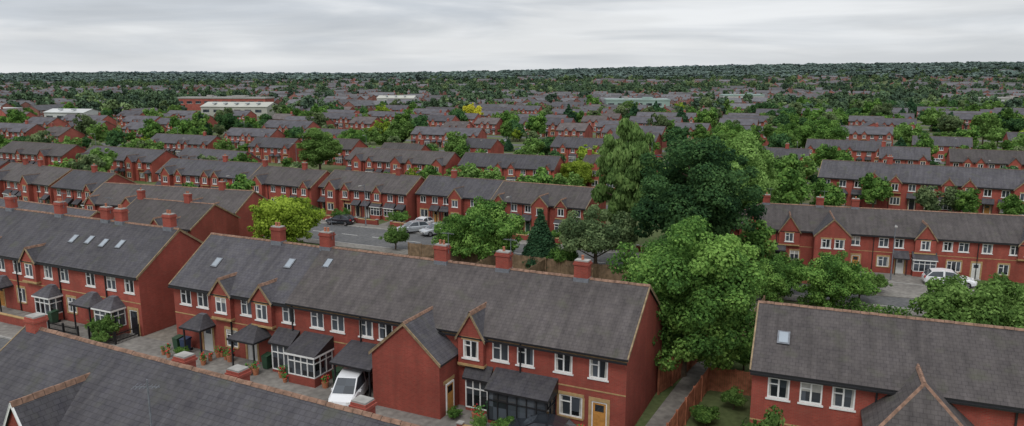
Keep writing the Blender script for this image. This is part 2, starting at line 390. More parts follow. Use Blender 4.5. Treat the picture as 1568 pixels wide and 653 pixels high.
def build_house(L,D,ez,rz,ups=(),lows=(),doors=(),gabs=(),wings=(),canopies=(),chims=(),sky=(),det=2,hipL=0,hipR=0,rm='slate_roof',merge=False,wh=1.2,ww=1.15,gabverge=None,roofsplit=None):
    P=parts(merge);s=(rz-ez)/(D/2)
    lst=[]
    zt=ez-.42
    for u in ups:
        xc,w=(u if isinstance(u,tuple) else (u,ww)); lst.append((xc-w/2,xc+w/2,zt-wh,zt,'u'))
    for u in lows:
        xc,w=(u if isinstance(u,tuple) else (u,ww)); lst.append((xc-w/2,xc+w/2,.85,2.2,'l'))
    dops=[(d[0]-.475,d[0]+.475,0,2.15) for d in doors]
    wall(P,ID,0,L,0,ez,[o[:4] for o in lst]+dops,0,det)
    for o in lst: window(P,ID,*o[:4],0,o[4],det)
    for d in doors:
        if det: 
            door(P,ID,d[0],0,d[1]); P['trim'].box(ID,d[0]-.65,d[0]+.65,-.03,-.001,2.15,2.38,'sandstone_trim')
            for sg in (-1,1): P['trim'].box(ID,d[0]+sg*.57-.09,d[0]+sg*.57+.09,-.026,-.001,0,2.15,'sandstone_trim')
        else: P['doors'].box(ID,d[0]-.45,d[0]+.45,-.04,.01,0,2.1,d[1])
    fb=Fr((L,D,0),(-1,0,0),(0,-1,0)); rops=[]
    n=max(1,int(L/3))
    for k in range(n):
        xc=(k+.5)*L/n; rops.append((xc-.55,xc+.55,zt-1.1,zt)); 
        if k%2==0: rops.append((xc-.7,xc+.7,.9,2.1))
    wall(P,fb,0,L,0,ez,rops,0,det)
    for o in rops: window(P,fb,*o,0,'u',min(det,1))
    W=P['walls']
    for (x,h) in ((0,hipL),(L,hipR)):
        pts=[(x,0,0),(x,D,0),(x,D,ez)]+([] if h else [(x,D/2,rz)])+[(x,0,ez)]
        W.face(ID,pts,'red_brick')
    if det:
        P['trim'].box(ID,.001,L-.001,-.035,-.002,ez-.36,ez-.2,'sandstone_trim')
        if det>1: P['trim'].box(ID,.001,L-.001,-.02,-.002,2.77,2.85,'sandstone_trim')
        x=6.
        while x<L-1:
            P['trim'].box(ID,x-.045,x+.045,-.12,-.04,0,ez-.1,'gutter_black'); x+=6
        P['roof'].box(ID,-.1,L+.1,-.42,-.305,ez-.3*s-.12,ez-.3*s-.02,'gutter_black')
    if roofsplit:
        roof(P,ID,0,roofsplit,0,D,ez,rz,rm=rm,hipL=hipL,vR=False)
        roof(P,ID,roofsplit+.16,L,0,D,ez+.07,rz+.07,rm='brown_roof',hipR=hipR,vL=False)
    else: roof(P,ID,0,L,0,D,ez,rz,rm=rm,hipL=hipL,hipR=hipR)
    for g in gabs:
        xc=g[0];w=g[1];a=g[2] if len(g)>2 else ez+w*.5
        zb=ez-2.0
        crossgable(P,ID,xc-w/2,xc+w/2,.38,ez-.2,a,ez,s,zb if det else ez-1.8,[(xc-.55,xc+.55,zt-wh,zt)],None,det,verge=gabverge)
    for g in wings: crossgable(P,ID,g['x'][0],g['x'][1],g['p'],g['ez'],g['a'],ez,s,0,g.get('w',()),g.get('d'),det,hip=g.get('hip',0),rm=g.get('rm','slate_roof'))
    for c in canopies: canopy(P,ID,*c[:3],**(c[3] if len(c)>3 else {}))
    for c in chims:
        x,y,z,np_,w_=(c if isinstance(c,tuple) else (c,D/2,rz+1.35,RD.choice((1,2)),.95))
        chimney(P,ID,x,y,rz-1.2,z,w=w_,pots=np_ if det else 0,flash=(rz+.1-abs(y-D/2)*s) if (det>1 and np_) else None,aer=det>1 and np_>0 and RD.random()<.6)
    for k in sky: skylight(P,ID,k[0],k[1],ez,s)
    return P
def place_house(name,P,x,y,ang,sc=1,coll=None,remap=None):
    root=bpy.data.objects.new(name,None); link(root,coll); root.location=(x,y,0); root.rotation_euler=(0,0,ang); root.scale=(sc,)*3
    for k,mb in P.items():
        me=mb if isinstance(mb,bpy.types.Mesh) else (mb.mesh(k,remap) if mb.f else None)
        if me: obj(k,me,root,coll=coll)
def tomesh(P,remap=None): return {k:mb.mesh(k,remap) for k,mb in P.items() if mb.f}
def autospec(L,rd,det=1,**kw):
    n=max(1,round(L/5.6));u=L/n;ups=[];lows=[];doors=[];gabs=[];wings=[];can=[];ch=[]
    ph=rd.randint(0,1)
    for i in range(n):
        b=i*u; fl=(i+ph)%2; X=lambda t:(b+t*u if not fl else b+u-t*u)
        r=rd.random()
        if fl and r<.5:
            x0=min(X(.1),X(.6));x1=max(X(.1),X(.6))
            wings.append(dict(x=(x0,x1),p=.9,ez=5.0,a=6.5,w=[((x0+x1)/2-.6,(x0+x1)/2+.6,3.3,4.5),((x0+x1)/2-.75,(x0+x1)/2+.75,.85,2.2,'l')]))
            ups.append(X(.8)); doors.append((X(.8),rd.choice(['door_white','door_black','door_oak','door_green','door_white'])))
            can.append((X(.8),1.6,.9,dict(kind='lean')))
        else:
            if r>.35: gabs.append((X(.27),2.0))
            else: ups.append(X(.27))
            ups.append(X(.75)); doors.append((X(.78),rd.choice(['door_white','door_black','door_oak','door_white'])))
            if rd.random()<.5: can.append((X(.3),2.1,.8,dict(kind='lean',fill='bay'))); can.append((X(.78),1.5,.9,dict(kind='lean')))
            else: lows.append((X(.3),1.6)); can.append((X(.78),1.5,.9,dict(kind=rd.choice(['hip','lean']))))
        if rd.random()<.2: ch.append(b+.1 if i else b+.8)
    return build_house(L,9.,5.1,7.7,ups,lows,doors,gabs,wings,can,ch,det=det,rm=rd.choice(['slate_roof','slate_roof','brown_roof']),**kw)

A0=math.radians(-25.2);ca,sa=math.cos(A0),math.sin(A0)
def W(u,v): return (-26.6+ca*u-sa*v, 55.4+sa*u+ca*v)
CFG['seg']=True
# main terrace
P=build_house(36.7,8.5,5.2,8.2,
  ups=[1.3,3.1,7.6,11.6,14.2,16.0,18.4,20.0,28.6,30.3,32.8,35.0],
  lows=[5.9,(33.3,1.5)],doors=[(3.4,'door_white'),(10.6,'door_black'),(35.1,'door_oak'),(7.9,'door_white')],
  gabs=[(5.4,1.9),(9.4,1.9),(26.7,1.8,6.5)],
  wings=[dict(x=(20.6,25.6),p=2.4,ez=3.75,a=5.95)],
  canopies=[(3.2,1.9,1.4,dict(kind='hip')),(8.6,2.3,1.7,dict(kind='hip')),(11.6,1.7,1.0,dict(kind='lean',fill='white')),(14.3,2.3,2.0,dict(kind='lean',fill='bay',z1=3.2)),(18.8,3.0,2.3,dict(kind='lean',z0=2.45,z1=3.2)),
            (27.15,1.6,.5,dict(kind='lean',fill='white',z1=3.1)),(30.4,3.9,1.5,dict(kind='lean',fill='glass',z1=3.15))],
  chims=[7.1,11.9,22.,26.8,32.4],sky=[(2.8,1.9),(9.6,2.6),(12.9,3.0)],roofsplit=11.6,wh=1.2)
door(P,Fr((25.72,0,0),(0,1,0),(-1,0,0)),-1.25,0,'door_oak')
P['trim'].box(Fr((25.6,0,0),(0,1,0),(-1,0,0)),-1.95,-.6,-.03,-.002,2.17,2.4,'sandstone_trim')
place_house('brick_terraced_houses',P,*W(0,0),A0)
# left terrace
L0=28.
P=build_house(L0,8.5,5.2,8.2,ups=[24.6,26.8,22.0,18.6,16.4,12,9.6,6.2,3.4],lows=[19.2,12.2,5.2],doors=[(22.6,'door_white'),(27.0,'door_black'),(16.,'door_white'),(9,'door_oak')],
  gabs=[(14.3,1.9),(7.8,1.9)],canopies=[(25.,2.1,1.3,dict(kind='hip',fill='bay')),(22.4,2.2,1.4,dict(kind='hip')),(17.0,2.,1.2,dict(kind='hip',fill='bay')),(10,2,1.3,dict(kind='hip'))],
  chims=[27.,20.9,19.,12.5,5.],sky=[(17.2,2.1),(19.2,2.2),(21.2,2.1),(23.2,2.2)])
place_house('brick_terraced_houses',P,*W(-4.2-L0,.2),A0)
# foreground terrace (bottom-left)
aF=math.radians(-27.5)
P=build_house(30,8.5,5.3,8.2,ups=[2,4,10,12.5,16,19,22,25],lows=[3,12,20],doors=[(10,'door_white'),(17,'door_black')],gabs=[(6.9,2.7,7.3)],gabverge='upvc_white',
  chims=[(.7,4.25,8.95,0,.8),(10.7,5.2,8.3,0,.75),(14.2,5.2,8.3,0,.75),(21.2,5.2,8.3,0,.75)])
place_house('brick_terraced_houses',P,-27.2,32.7,aF)
# right foreground house
aR=math.radians(-22)
P=build_house(30,8.6,5.75,8.05,ups=[1.35,2.95,4.5,14,17,20,24],lows=[2.6,15,20],doors=[(13,'door_white')],wings=[dict(x=(5.5,10.3),p=3.4,ez=4.3,a=6.45,hip=2.3,rm='brown_roof')],sky=[(1.4,1.95)],rm='brown_roof',wh=1.15,ww=1.1)
place_house('brick_house',P,12.9,37.0,aR)
# rows by ridge end points
RW=[('A0',-63,88.7,-46,79.7,.83),('A1',-57.3,102,-33.7,94.3,.83),('A2',-46,88.7,-34.8,84.2,.83),
('B0',-87.6,127.5,-71.7,118.4,.82),('B0b',-70.6,117.2,-61.5,112.7,.82),('B1',-62.6,134.3,-43.2,126.3,.82),('B2',-42.1,122.9,-29.6,116.1,.82),
('B3',-28.5,117.2,-13.7,109.2,.82),('B4',-12.5,110.4,-1.1,104.7,.82),('B5',-1.1,104.2,11.4,97.5,.82),('C1',-92.3,161.5,-71.5,151,.8),('C0',-70.,157,-53.7,148,.8),
('C2',-33.5,157,-11.5,146.5,.8),('C3',-9.2,146.5,9.2,139,.8),('C1b',-118,173,-97,163,.8),('M2',53.8,126,84.5,108,.9),('M3',79.5,158,88,154,.83),('M4',91.,152,106,145,.83),('M6',14.6,143,28,137,.8),
('Bl',-106,139,-90,130,.82),('Al',-86,100,-67,91,.83)]
rd=random.Random(21); explicit=[]
CFG['seg']=False
for n,x0,y0,x1,y1,s in RW:
    a=math.atan2(y1-y0,x1-x0);L=math.hypot(x1-x0,y1-y0)/s
    CFG['ridge']='ridge_tile' if y0<110 else 'ridge_dark'; CFG['verge']='verge_mortar' if y0<135 else 'ridge_dark'
    P=autospec(L,rd,1)
    nx,ny=-math.sin(a),math.cos(a)
    place_house('brick_terraced_houses',P,x0-nx*4.5*s,y0-ny*4.5*s,a,s)
    for t in np.linspace(0,1,6): explicit.append((x0+(x1-x0)*t,y0+(y1-y0)*t))
CFG['ridge']='ridge_tile';CFG['verge']='verge_mortar'
P=build_house(44,9.,5.1,7.7,ups=[8.2,15.8,19.2,21.,26.6,28.4,31,34,37,40],lows=[8.4,(19.3,1.4),(27.5,1.6),33,39],doors=[(6.3,'door_white'),(16.,'door_oak'),(21.3,'door_white'),(30,'door_white')],
  gabs=[(2.9,3.6,7.0),(7.6,2.6,6.9),(24,2.4,6.7),(35.5,2.4,6.7)],wings=[dict(x=(10.6,15.),p=2.6,ez=5.0,a=7.2,w=[(11.4,12.6,3.4,4.6),(13.,14.2,3.4,4.6),(12.2,13.6,.85,2.2,'l')])],
  canopies=[(6.3,1.6,1,dict(kind='lean')),(24,2.6,1.,dict(kind='lean',fill='bay')),(21.3,1.5,1,dict(kind='lean'))],hipL=4.,det=2,chims=[(4.5),(11.5),(16)],rm='brown_roof')
aM=math.radians(-18); MX,MY=25.2,82.4
place_house('brick_terraced_houses',P,MX,MY,aM,.83)
for t in np.linspace(0,36,8): explicit.append((MX+math.cos(aM)*t,MY+3.5+math.sin(aM)*t))

SH=[('warehouse',-172,408,-.1,38,18,5.2,'shed_cream','shed_cream',False),('warehouse',-292,380,-.15,30,16,4.5,'shed_cladding','shed_cladding',True),
('warehouse',-226,356,-.2,22,12,4.5,'shed_cladding','shed_cladding',False),('brick_school',-218,480,-.1,60,14,7.5,'red_brick_hazed','concrete',True),
('warehouse',60,470,-.05,40,18,6.5,'shed_green','shed_green',True),('warehouse',-95,520,-.1,26,14,6.5,'shed_cladding','shed_cream',False),
('warehouse',160,560,-.1,30,18,7,'shed_cladding','shed_green',True),('warehouse',330,520,-.2,34,18,6,'shed_cladding','concrete',True)]
def inclear(x,y):
    for s in SH:
        if s[1]-6<x*(s[2]/max(y,1))<s[1]+s[4]+6 and s[2]-58<y<s[2]+s[5]+10: return True
    return False
# generated rows
lens=(12,17,17,23,23,29)
CFG['ridge']='ridge_dark';CFG['verge']='ridge_dark'
variants=[];variants2=[]
for L in lens:
    P=autospec(L,rd,1); variants.append(tomesh(P)); variants2.append(tomesh(P,HAZED))
rowvs=[100+27*k for k in range(0,12)]
nh=0
for rv in rowvs:
    u=-330+rd.uniform(0,20)
    while u<330:
        k=rd.randrange(6); s=rd.uniform(.74,.86)
        L=lens[k]*s
        x,y=W(u,rv+rd.uniform(-4,4)); cx,cy=x+ca*L/2,y+sa*L/2
        u+=L+rd.uniform(4,16)
        if cy<95 or abs(cx)>cy*.78+25 or cy>420: continue
        if rd.random()<((.18 if cy<230 else .30) if cx<0 else .38): continue
        if any((cx-ex)**2+(cy-ey)**2<(L/2+8)**2 for ex,ey in explicit): continue
        if abs(cx-20)<24 and cy<140: continue
        if inclear(cx,cy): continue
        a=A0+rd.uniform(-.06,.06)+(math.pi if rd.random()<.12 else 0)
        if rd.random()<.15 and k<3: a+=math.pi/2
        x,y=cx-math.cos(a)*L/2,cy-math.sin(a)*L/2
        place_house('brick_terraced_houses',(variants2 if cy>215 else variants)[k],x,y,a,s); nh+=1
        explicit.append((cx,cy)); explicit.append((cx-ca*L*.35,cy-sa*L*.35)); explicit.append((cx+ca*L*.35,cy+sa*L*.35))

# ------------------------------------------------------------------ ground
def sst(a,b,x):
    t=min(1,max(0,(x-a)/(b-a))); return t*t*(3-2*t)
def H(x,y):
    return sst(430,2700,y)*(24+36*sst(-700,1500,x))+ (mnoise.noise(Vector((x*.0012,y*.0012,0)))*9*sst(800,2200,y))
ys=[-120,-40,20,80,150,250,350,450]+[450+k*75 for k in range(1,50)]+[4500,5200,6200,8000]
xs=[-9000,-6500,-5000]+[-4000+k*125 for k in range(65)]+[5000,6500,9000]
vs=[(x,y,H(x,y)-(0 if y<4200 else (y-4200)*.02)) for y in ys for x in xs]
fs=[(j*len(xs)+i,j*len(xs)+i+1,(j+1)*len(xs)+i+1,(j+1)*len(xs)+i) for j in range(len(ys)-1) for i in range(len(xs)-1)]
me=bpy.data.meshes.new('ground'); me.from_pydata(vs,[],fs); me.materials.append(M['grass_ground']); obj('ground',me)
def strip(mb,u0,u1,v0,v1,z,mat):
    pts=[W(u0,v0),W(u1,v0),W(u1,v1),W(u0,v1)]
    mb.face(ID,[(p[0],p[1],z) for p in pts],mat)
FU=Fr((*W(0,0),0),(ca,sa,0),(-sa,ca,0))
def slab(mb,u0,u1,v0,v1,z,mat): mb.box(FU,u0,u1,v0,v1,0.001,z,mat)
mb=MB()
strip(mb,-70,55,-10,-4.8,.004,'asphalt')
strip(mb,-120,90,35.,44.5,.004,'asphalt')
for rv in rowvs: strip(mb,-330,330,rv-12.5,rv-7.,.004,'asphalt')
strip(mb,-120,60,71,77,.004,'asphalt')
strip(mb,60.5,120,66,72,.004,'asphalt')
obj('road',mb.mesh('road'))
mb=MB()
slab(mb,-70,36.9,-4.8,-.02,.11,'paving')
slab(mb,-4.1,-.02,.0,33.1,.10,'gravel')
slab(mb,-120,38.4,33.2,35,.12,'paving'); slab(mb,42.5,90,33.2,35,.12,'paving'); slab(mb,-120,90,44.5,46.2,.12,'paving')
slab(mb,-70,55,-11.6,-10,.12,'paving')
mb.face(FU,[(36.95,-4.8,.1),(38.9,-4.8,.1),(39.6,9,.1),(41.3,33.1,.1),(39.5,33.1,.1),(37.7,9,.1)],'paving')
mb.face(FU,[(36.95,-4.8,.1),(36.95,-4.8,.0),(38.9,-4.8,0),(38.9,-4.8,.1)],'paving')
obj('pavement',mb.mesh('pavement'))
mb=MB()
for (a,b,v) in ((-70,55,-4.95),(-120,90,35.001),(-120,90,44.35),(-70,55,-10.001)): mb.box(FU,a,b,v,v+.14,.002,.13,'kerb_stone')
obj('kerb',mb.mesh('kerb'))
mb=MB()
for k in range(-24,18): strip(mb,k*5.,k*5.+2.6,39.7,39.82,.008,'road_paint')
for k in range(-14,11): strip(mb,k*5.,k*5.+2.2,-7.45,-7.35,.008,'road_paint')
obj('road_markings',mb.mesh('road_markings'))
mb=MB()
for u in (-22,-14,-6,3,9,15.5,24,33): slab(mb,u,u+3,46.21,50.3,.06,'paving')
fM=Fr((MX,MY,0),(math.cos(aM),math.sin(aM),0),(-math.sin(aM),math.cos(aM),0))
mb.box(fM,13.2,24,-9.6,-.3,.002,.07,'paving')
obj('driveway',mb.mesh('driveway'))

# ------------------------------------------------------------------ fences / walls
def fence(name,pts,h,mat,gap=.15,bars=False):
    mb=MB()
    for (p,q) in zip(pts[:-1],pts[1:]):
        p=Vector((*p,0));q=Vector((*q,0));d=(q-p);L=d.length;a=d/L;b=Vector((-a.y,a.x,0));f=Fr(p,a,b)
        n=int(L/gap)
        for k in range(n):
            x=k*gap
            if bars: mb.box(f,x,x+.025,-.012,.012,.05,h+rd.uniform(-.01,.01),mat)
            else: mb.box(f,x+.006,x+gap-.008,-.012+(.012 if k%2 else 0),.012+(.012 if k%2 else 0),.04,h+rd.uniform(-.035,.035),mat)
        m=max(1,round(L/1.8))
        for k in range(m+1): mb.box(f,L*k/m-.05,L*k/m+.05,-.07,.07,0,h+.08,mat)
        for z in (.3,h-.25): mb.box(f,0,L,.03,.065,z,z+.08,mat)
    return obj(name,mb.mesh(name))
fence('wooden_fence',[W(36.9,7.2),W(37.4,9),W(38.2,14),W(38.6,20),W(39.3,33)],2.1,'fence_wood')
fence('wooden_fence',[W(39.0,-4.),W(39.8,9.3),W(43.2,9.6)],1.7,'fence_wood')
fence('wooden_fence',[W(39.85,9.5),W(41.4,32.5)],1.4,'fence_brown')
fence('wooden_fence',[W(43.2,9.6),W(70,10.5)],1.6,'fence_wood')
for u in (6,12,18,24,30): fence('garden_fence',[W(u,8.7),W(u,32.8)],1.6,'fence_brown')
fence('garden_fence',[W(0.2,33),W(39,33)],1.6,'fence_brown')
for u in (-10,-16,-22,-28): fence('garden_fence',[W(u,9),W(u,19)],1.6,'fence_brown')
fence('iron_railings',[W(-7.5,-2.2),W(-4.4,-2.2),W(-4.4,-.1)],1.1,'iron_black',.12,True)
fence('iron_railings',[W(-12.3,-2.4),W(-8.6,-2.4)],1.0,'iron_black',.12,True)
fence('wooden_fence',[tuple(fM.P(9,-7.5,0))[:2],tuple(fM.P(13,-8.5,0))[:2]],1.4,'fence_wood')
fence('wooden_fence',[tuple(fM.P(-1,-6.5,0))[:2],tuple(fM.P(8.8,-7.4,0))[:2]],1.3,'fence_wood')
def brickwall(name,p,q,h=.8):
    p=Vector((*p,0));q=Vector((*q,0));d=q-p;L=d.length;a=d/L;f=Fr(p,a,Vector((-a.y,a.x,0)));mb=MB()
    mb.box(f,0,L,-.11,.11,0,h,'red_brick'); mb.box(f,-.02,L+.02,-.14,.14,h+.001,h+.07,'sandstone_trim')
    for x in (0,L): mb.box(f,x-.17,x+.17,-.17,.17,0,h+.15,'red_brick'); mb.box(f,x-.2,x+.2,-.2,.2,h+.151,h+.22,'concrete')
    obj(name,mb.mesh(name))
brickwall('garden_wall',W(27.6,-3.4),W(31.5,-3.4),.6)
brickwall('garden_wall',W(-30,-2.6),W(-24,-2.6),.8); brickwall('garden_wall',W(-20,-2.6),W(-14,-2.6),.8)
for u in range(-24,40,6): brickwall('garden_wall',W(u+.5,46.5),W(u+4,46.5),.7)
# ------------------------------------------------------------------ street clutter
def bin_(name,u,v,mat,z=.11):
    mb=MB(); f=Fr((*W(u,v),z),(ca,sa,0),(-sa,ca,0))
    x,y=.27,.33
    mb.face(f,[(-x*.8,-y*.8,.05),(x*.8,-y*.8,.05),(x,-y,1.),(-x,-y,1.)],mat);mb.face(f,[(x*.8,y*.8,.05),(-x*.8,y*.8,.05),(-x,y,1.),(x,y,1.)],mat)
    mb.face(f,[(x*.8,-y*.8,.05),(x*.8,y*.8,.05),(x,y,1.),(x,-y,1.)],mat);mb.face(f,[(-x*.8,y*.8,.05),(-x*.8,-y*.8,.05),(-x,-y,1.),(-x,y,1.)],mat)
    mb.face(f,[(-x-.03,-y-.03,1.),(x+.03,-y-.03,1.),(x+.03,y+.03,1.1),(-x-.03,y+.03,1.1)],mat); mb.box(f,-x-.03,x+.03,y-.05,y+.05,.95,1.08,mat)
    for s in (-1,1): mb.box(f,s*x*.85-.03,s*x*.85+.03,y*.7,y*.7+.2,0,.2,'tyre')
    obj(name,mb.mesh(name))
for u,v,m in ((1.,-.8,'bin_green'),(1.8,-.8,'bin_blue'),(12.9,-1.4,'bin_green'),(10.,-.7,'bin_green'),(-14,-.9,'bin_green'),(28.3,-.6,'bin_green'),(16.4,-.7,'bin_green')): bin_('wheelie_bin',u,v,m)
def pot(u,v,s):
    mb=MB(); f=Fr((*W(u,v),.11),(ca,sa,0),(-sa,ca,0)); mb.cyl(f,0,0,0,.4*s,.15*s,.22*s,'terracotta_pot',10)
    for k in range(46):
        a=rd.uniform(0,6.28);r=rd.uniform(0,.28)*s;z=.4*s+rd.uniform(0,.4)*s; d=.06
        mb.face(f,[(r*math.cos(a)-d,r*math.sin(a),z),(r*math.cos(a),r*math.sin(a)-d,z+d*rd.uniform(-1,1)),(r*math.cos(a)+d,r*math.sin(a),z),(r*math.cos(a),r*math.sin(a)+d,z+d)],rd.choice(['pot_leaf','pot_leaf','pot_leaf','flower_red']))
    obj('flower_pot',mb.mesh('flower_pot'))
for k in range(26): pot(rd.choice([.6,1.9,4.9,5.7,6.6,9.8,12.4,16.2,27.9,32.9,33.9,26.,6.2,12.8]) +rd.uniform(-.4,.4),rd.uniform(-2.6,-.4),rd.uniform(.6,1.3))
mb=MB(); f=Fr((-15.,28.3,0)); mb.cyl(f,0,0,6.0,8.8,.04,.035,'lead_grey',8); mb.box(f,-.6,.5,-.015,.015,8.45,8.48,'lead_grey')
for k in range(7): mb.box(f,-.55+k*.16,-.535+k*.16,-.3+k*.02,.3-k*.02,8.48,8.495,'lead_grey')
obj('tv_aerial',mb.mesh('tv_aerial'))
def lamp(x,y,a):
    mb=MB(); f=Fr((x,y,0),(math.cos(a),math.sin(a),0),(-math.sin(a),math.cos(a),0))
    mb.cyl(f,0,0,0,1.2,.09,.08,'lead_grey',8);mb.cyl(f,0,0,1.2,6,.06,.04,'lead_grey',8);mb.box(f,-.03,.9,-.03,.03,5.95,6.02,'lead_grey');mb.box(f,.7,1.3,-.12,.12,5.93,6.06,'concrete')
    obj('street_lamp',mb.mesh('street_lamp'))
for u in (-40,-15,8,30,52): lamp(*W(u,45.2),A0-math.pi/2)
for rv in rowvs[:4]:
    for u in range(-140,180,35):
        x,y=W(u,rv-6.6)
        if y>100 and not any((x-ex)**2+(y-ey)**2<36 for ex,ey in explicit): lamp(x,y,A0-math.pi/2)
# ------------------------------------------------------------------ cars
def carmesh(kind,paint):
    mb=MB();van=kind=='van'
    if van:
        st=[(-2.2,.38,.95,.74),(-2.12,.28,1.05,.84),(-1.5,.22,1.08,.88),(.6,.22,1.08,.89),(1.35,.22,1.04,.88),(1.85,.22,.92,.85),(2.12,.28,.76,.78),(2.2,.38,.6,.7)]
        gh=[(-2.14,1.04,.8),(-2.0,1.72,.70),(-.6,1.84,.72),(.55,1.76,.68),(1.55,1.0,.78)]
    else:
        st=[(-2.1,.36,.76,.70),(-2.0,.27,.90,.81),(-1.4,.2,.94,.86),(0,.2,.93,.87),(.95,.2,.92,.86),(1.6,.2,.82,.84),(1.98,.26,.70,.77),(2.1,.36,.55,.68)]
        gh=[(-1.98,.88,.76),(-1.5,1.36,.62),(-.55,1.46,.64),(.25,1.40,.61),(1.12,.88,.74)]
    rings=[]
    for x,zb,zt,w in st:
        h=[(w*.85,zb),(w*.98,zb+.1),(w,(zb+zt)/2+.05),(w*.97,zt-.08),(w*.84,zt)]
        rings.append([(x,y,z) for y,z in h]+[(x,-y,z) for y,z in reversed(h)])
    for A,B in zip(rings[:-1],rings[1:]):
        for k in range(10): mb.face(ID,[A[k],A[(k+1)%10],B[(k+1)%10],B[k]],paint)
    mb.face(ID,rings[0],paint);mb.face(ID,rings[-1],paint)
    b=[(x,z,w) for x,z,w in gh]
    zb=min(b[0][1],b[-1][1])
    def side(sg):
        base0=(b[0][0],sg*b[0][2],b[0][1]);base1=(b[-1][0],sg*b[-1][2],b[-1][1])
        top=[(x,sg*w,z) for x,z,w in b[1:-1]]
        mid=(b[2][0],sg*(b[2][2]+.14),zb)
        mb.face(ID,[base0,mid,top[1],top[0]],paint); mb.face(ID,[mid,base1,top[2],top[1]],paint)
        def ins(q,e=.13):
            c=sum((Vector(v) for v in q),Vector())/len(q); return [tuple(Vector(v)*(1-e)+c*e+Vector((0,sg*.006,0))) for v in q]
        mb.face(ID,ins([base0,mid,top[1],top[0]]),'window_glass'); mb.face(ID,ins([mid,base1,top[2],top[1]]),'window_glass')
    side(1);side(-1)
    for i in range(4):
        x0,z0,w0=b[i];x1,z1,w1=b[i+1]
        q=[(x0,-w0,z0),(x0,w0,z0),(x1,w1,z1),(x1,-w1,z1)]
        mb.face(ID,q,paint)
        if i in(0,3):
            c=sum((Vector(v) for v in q),Vector())/4; o=Vector((-.01 if i==0 else .01,0,.008))
            mb.face(ID,[tuple(Vector(v)*.9+c*.1+o) for v in q],'window_glass')
    xf=st[-1][0];xr=st[0][0];zt=st[-2][2]
    for s in (-1,1):
        mb.box(ID,xf-.2,xf-.02,s*.6-.15,s*.6+.15,zt-.12,zt+.02,'lamp_clear'); mb.box(ID,xr-.01,xr+.12,s*.64-.1,s*.64+.1,.72,.92,'lamp_red')
        mb.box(ID,.75,.9,s*.92-.08,s*.92+.08,.93,1.06,paint)
    mb.box(ID,xf-.05,xf+.02,-.5,.5,.34,.56,'gutter_black'); mb.box(ID,xf,xf+.03,-.25,.25,.40,.5,'lamp_clear'); mb.box(ID,xr-.02,xr,-.25,.25,.5,.6,'lamp_clear')
    for x in (-1.3,1.32):
        for s in (-1,1):
            y0=s*.68;y1=s*.885;n=16;r=.32
            for k in range(n):
                a=2*math.pi*k/n;c=2*math.pi*(k+1)/n
                p=lambda t,rr,y:(x+rr*math.cos(t),y,.32+rr*math.sin(t))
                mb.face(ID,[p(a,r,y0),p(c,r,y0),p(c,r,y1),p(a,r,y1)],'tyre'); mb.face(ID,[p(a,r,y1),p(c,r,y1),p(c,.2,y1+s*.01),p(a,.2,y1+s*.01)],'tyre')
                mb.face(ID,[p(a,.2,y1+s*.012),p(c,.2,y1+s*.012),(x,y1-s*.02,.32)],'alloy' if k%3 else 'tyre')
    return mb.mesh('car_body')
CM={k:carmesh('van' if k=='van' else 'car',p) for k,p in (('van','paint_white'),('white','paint_white'),('silver','paint_silver'),('dark','paint_dark'),('blue','paint_blue'),('red','paint_red'))}
def car(k,x,y,a,z=.0,name='parked_car',s=1): obj(name,CM[k],None,(x,y,z),a,s)
car('van',*W(18.75,-2.35),A0-math.pi/2+.33,.11,'parked_van',1.)
car('dark',*W(32.3,-2.2),A0-math.pi+.1,.11)
car('dark',-24.9,104.2,A0+math.pi+.1,.06)
car('silver',-13.6,98.6,A0-2.2,.06,s=1.05);car('silver',-10.3,97.2,A0-2.1,.06,s=1.05);car('white',-12.8,101.5,A0-1.6,.06)
car('white',44.6,72.2,A0+.1,.08,s=1.12)
for k in range(60):
    rv=rd.choice(rowvs[:7]+[84,84,49,49]); u=rd.uniform(-150,170); x,y=W(u,rv-rd.choice([7.6,12.,3.9]))
    if y<102 or (abs(x+15)<18 and y<112): continue
    if any((x-ex)**2+(y-ey)**2<14 for ex,ey in explicit): continue
    car(rd.choice(['white','silver','dark','blue','red','dark','silver']),x,y,A0+rd.choice([0,math.pi]),0.01,s=.9)
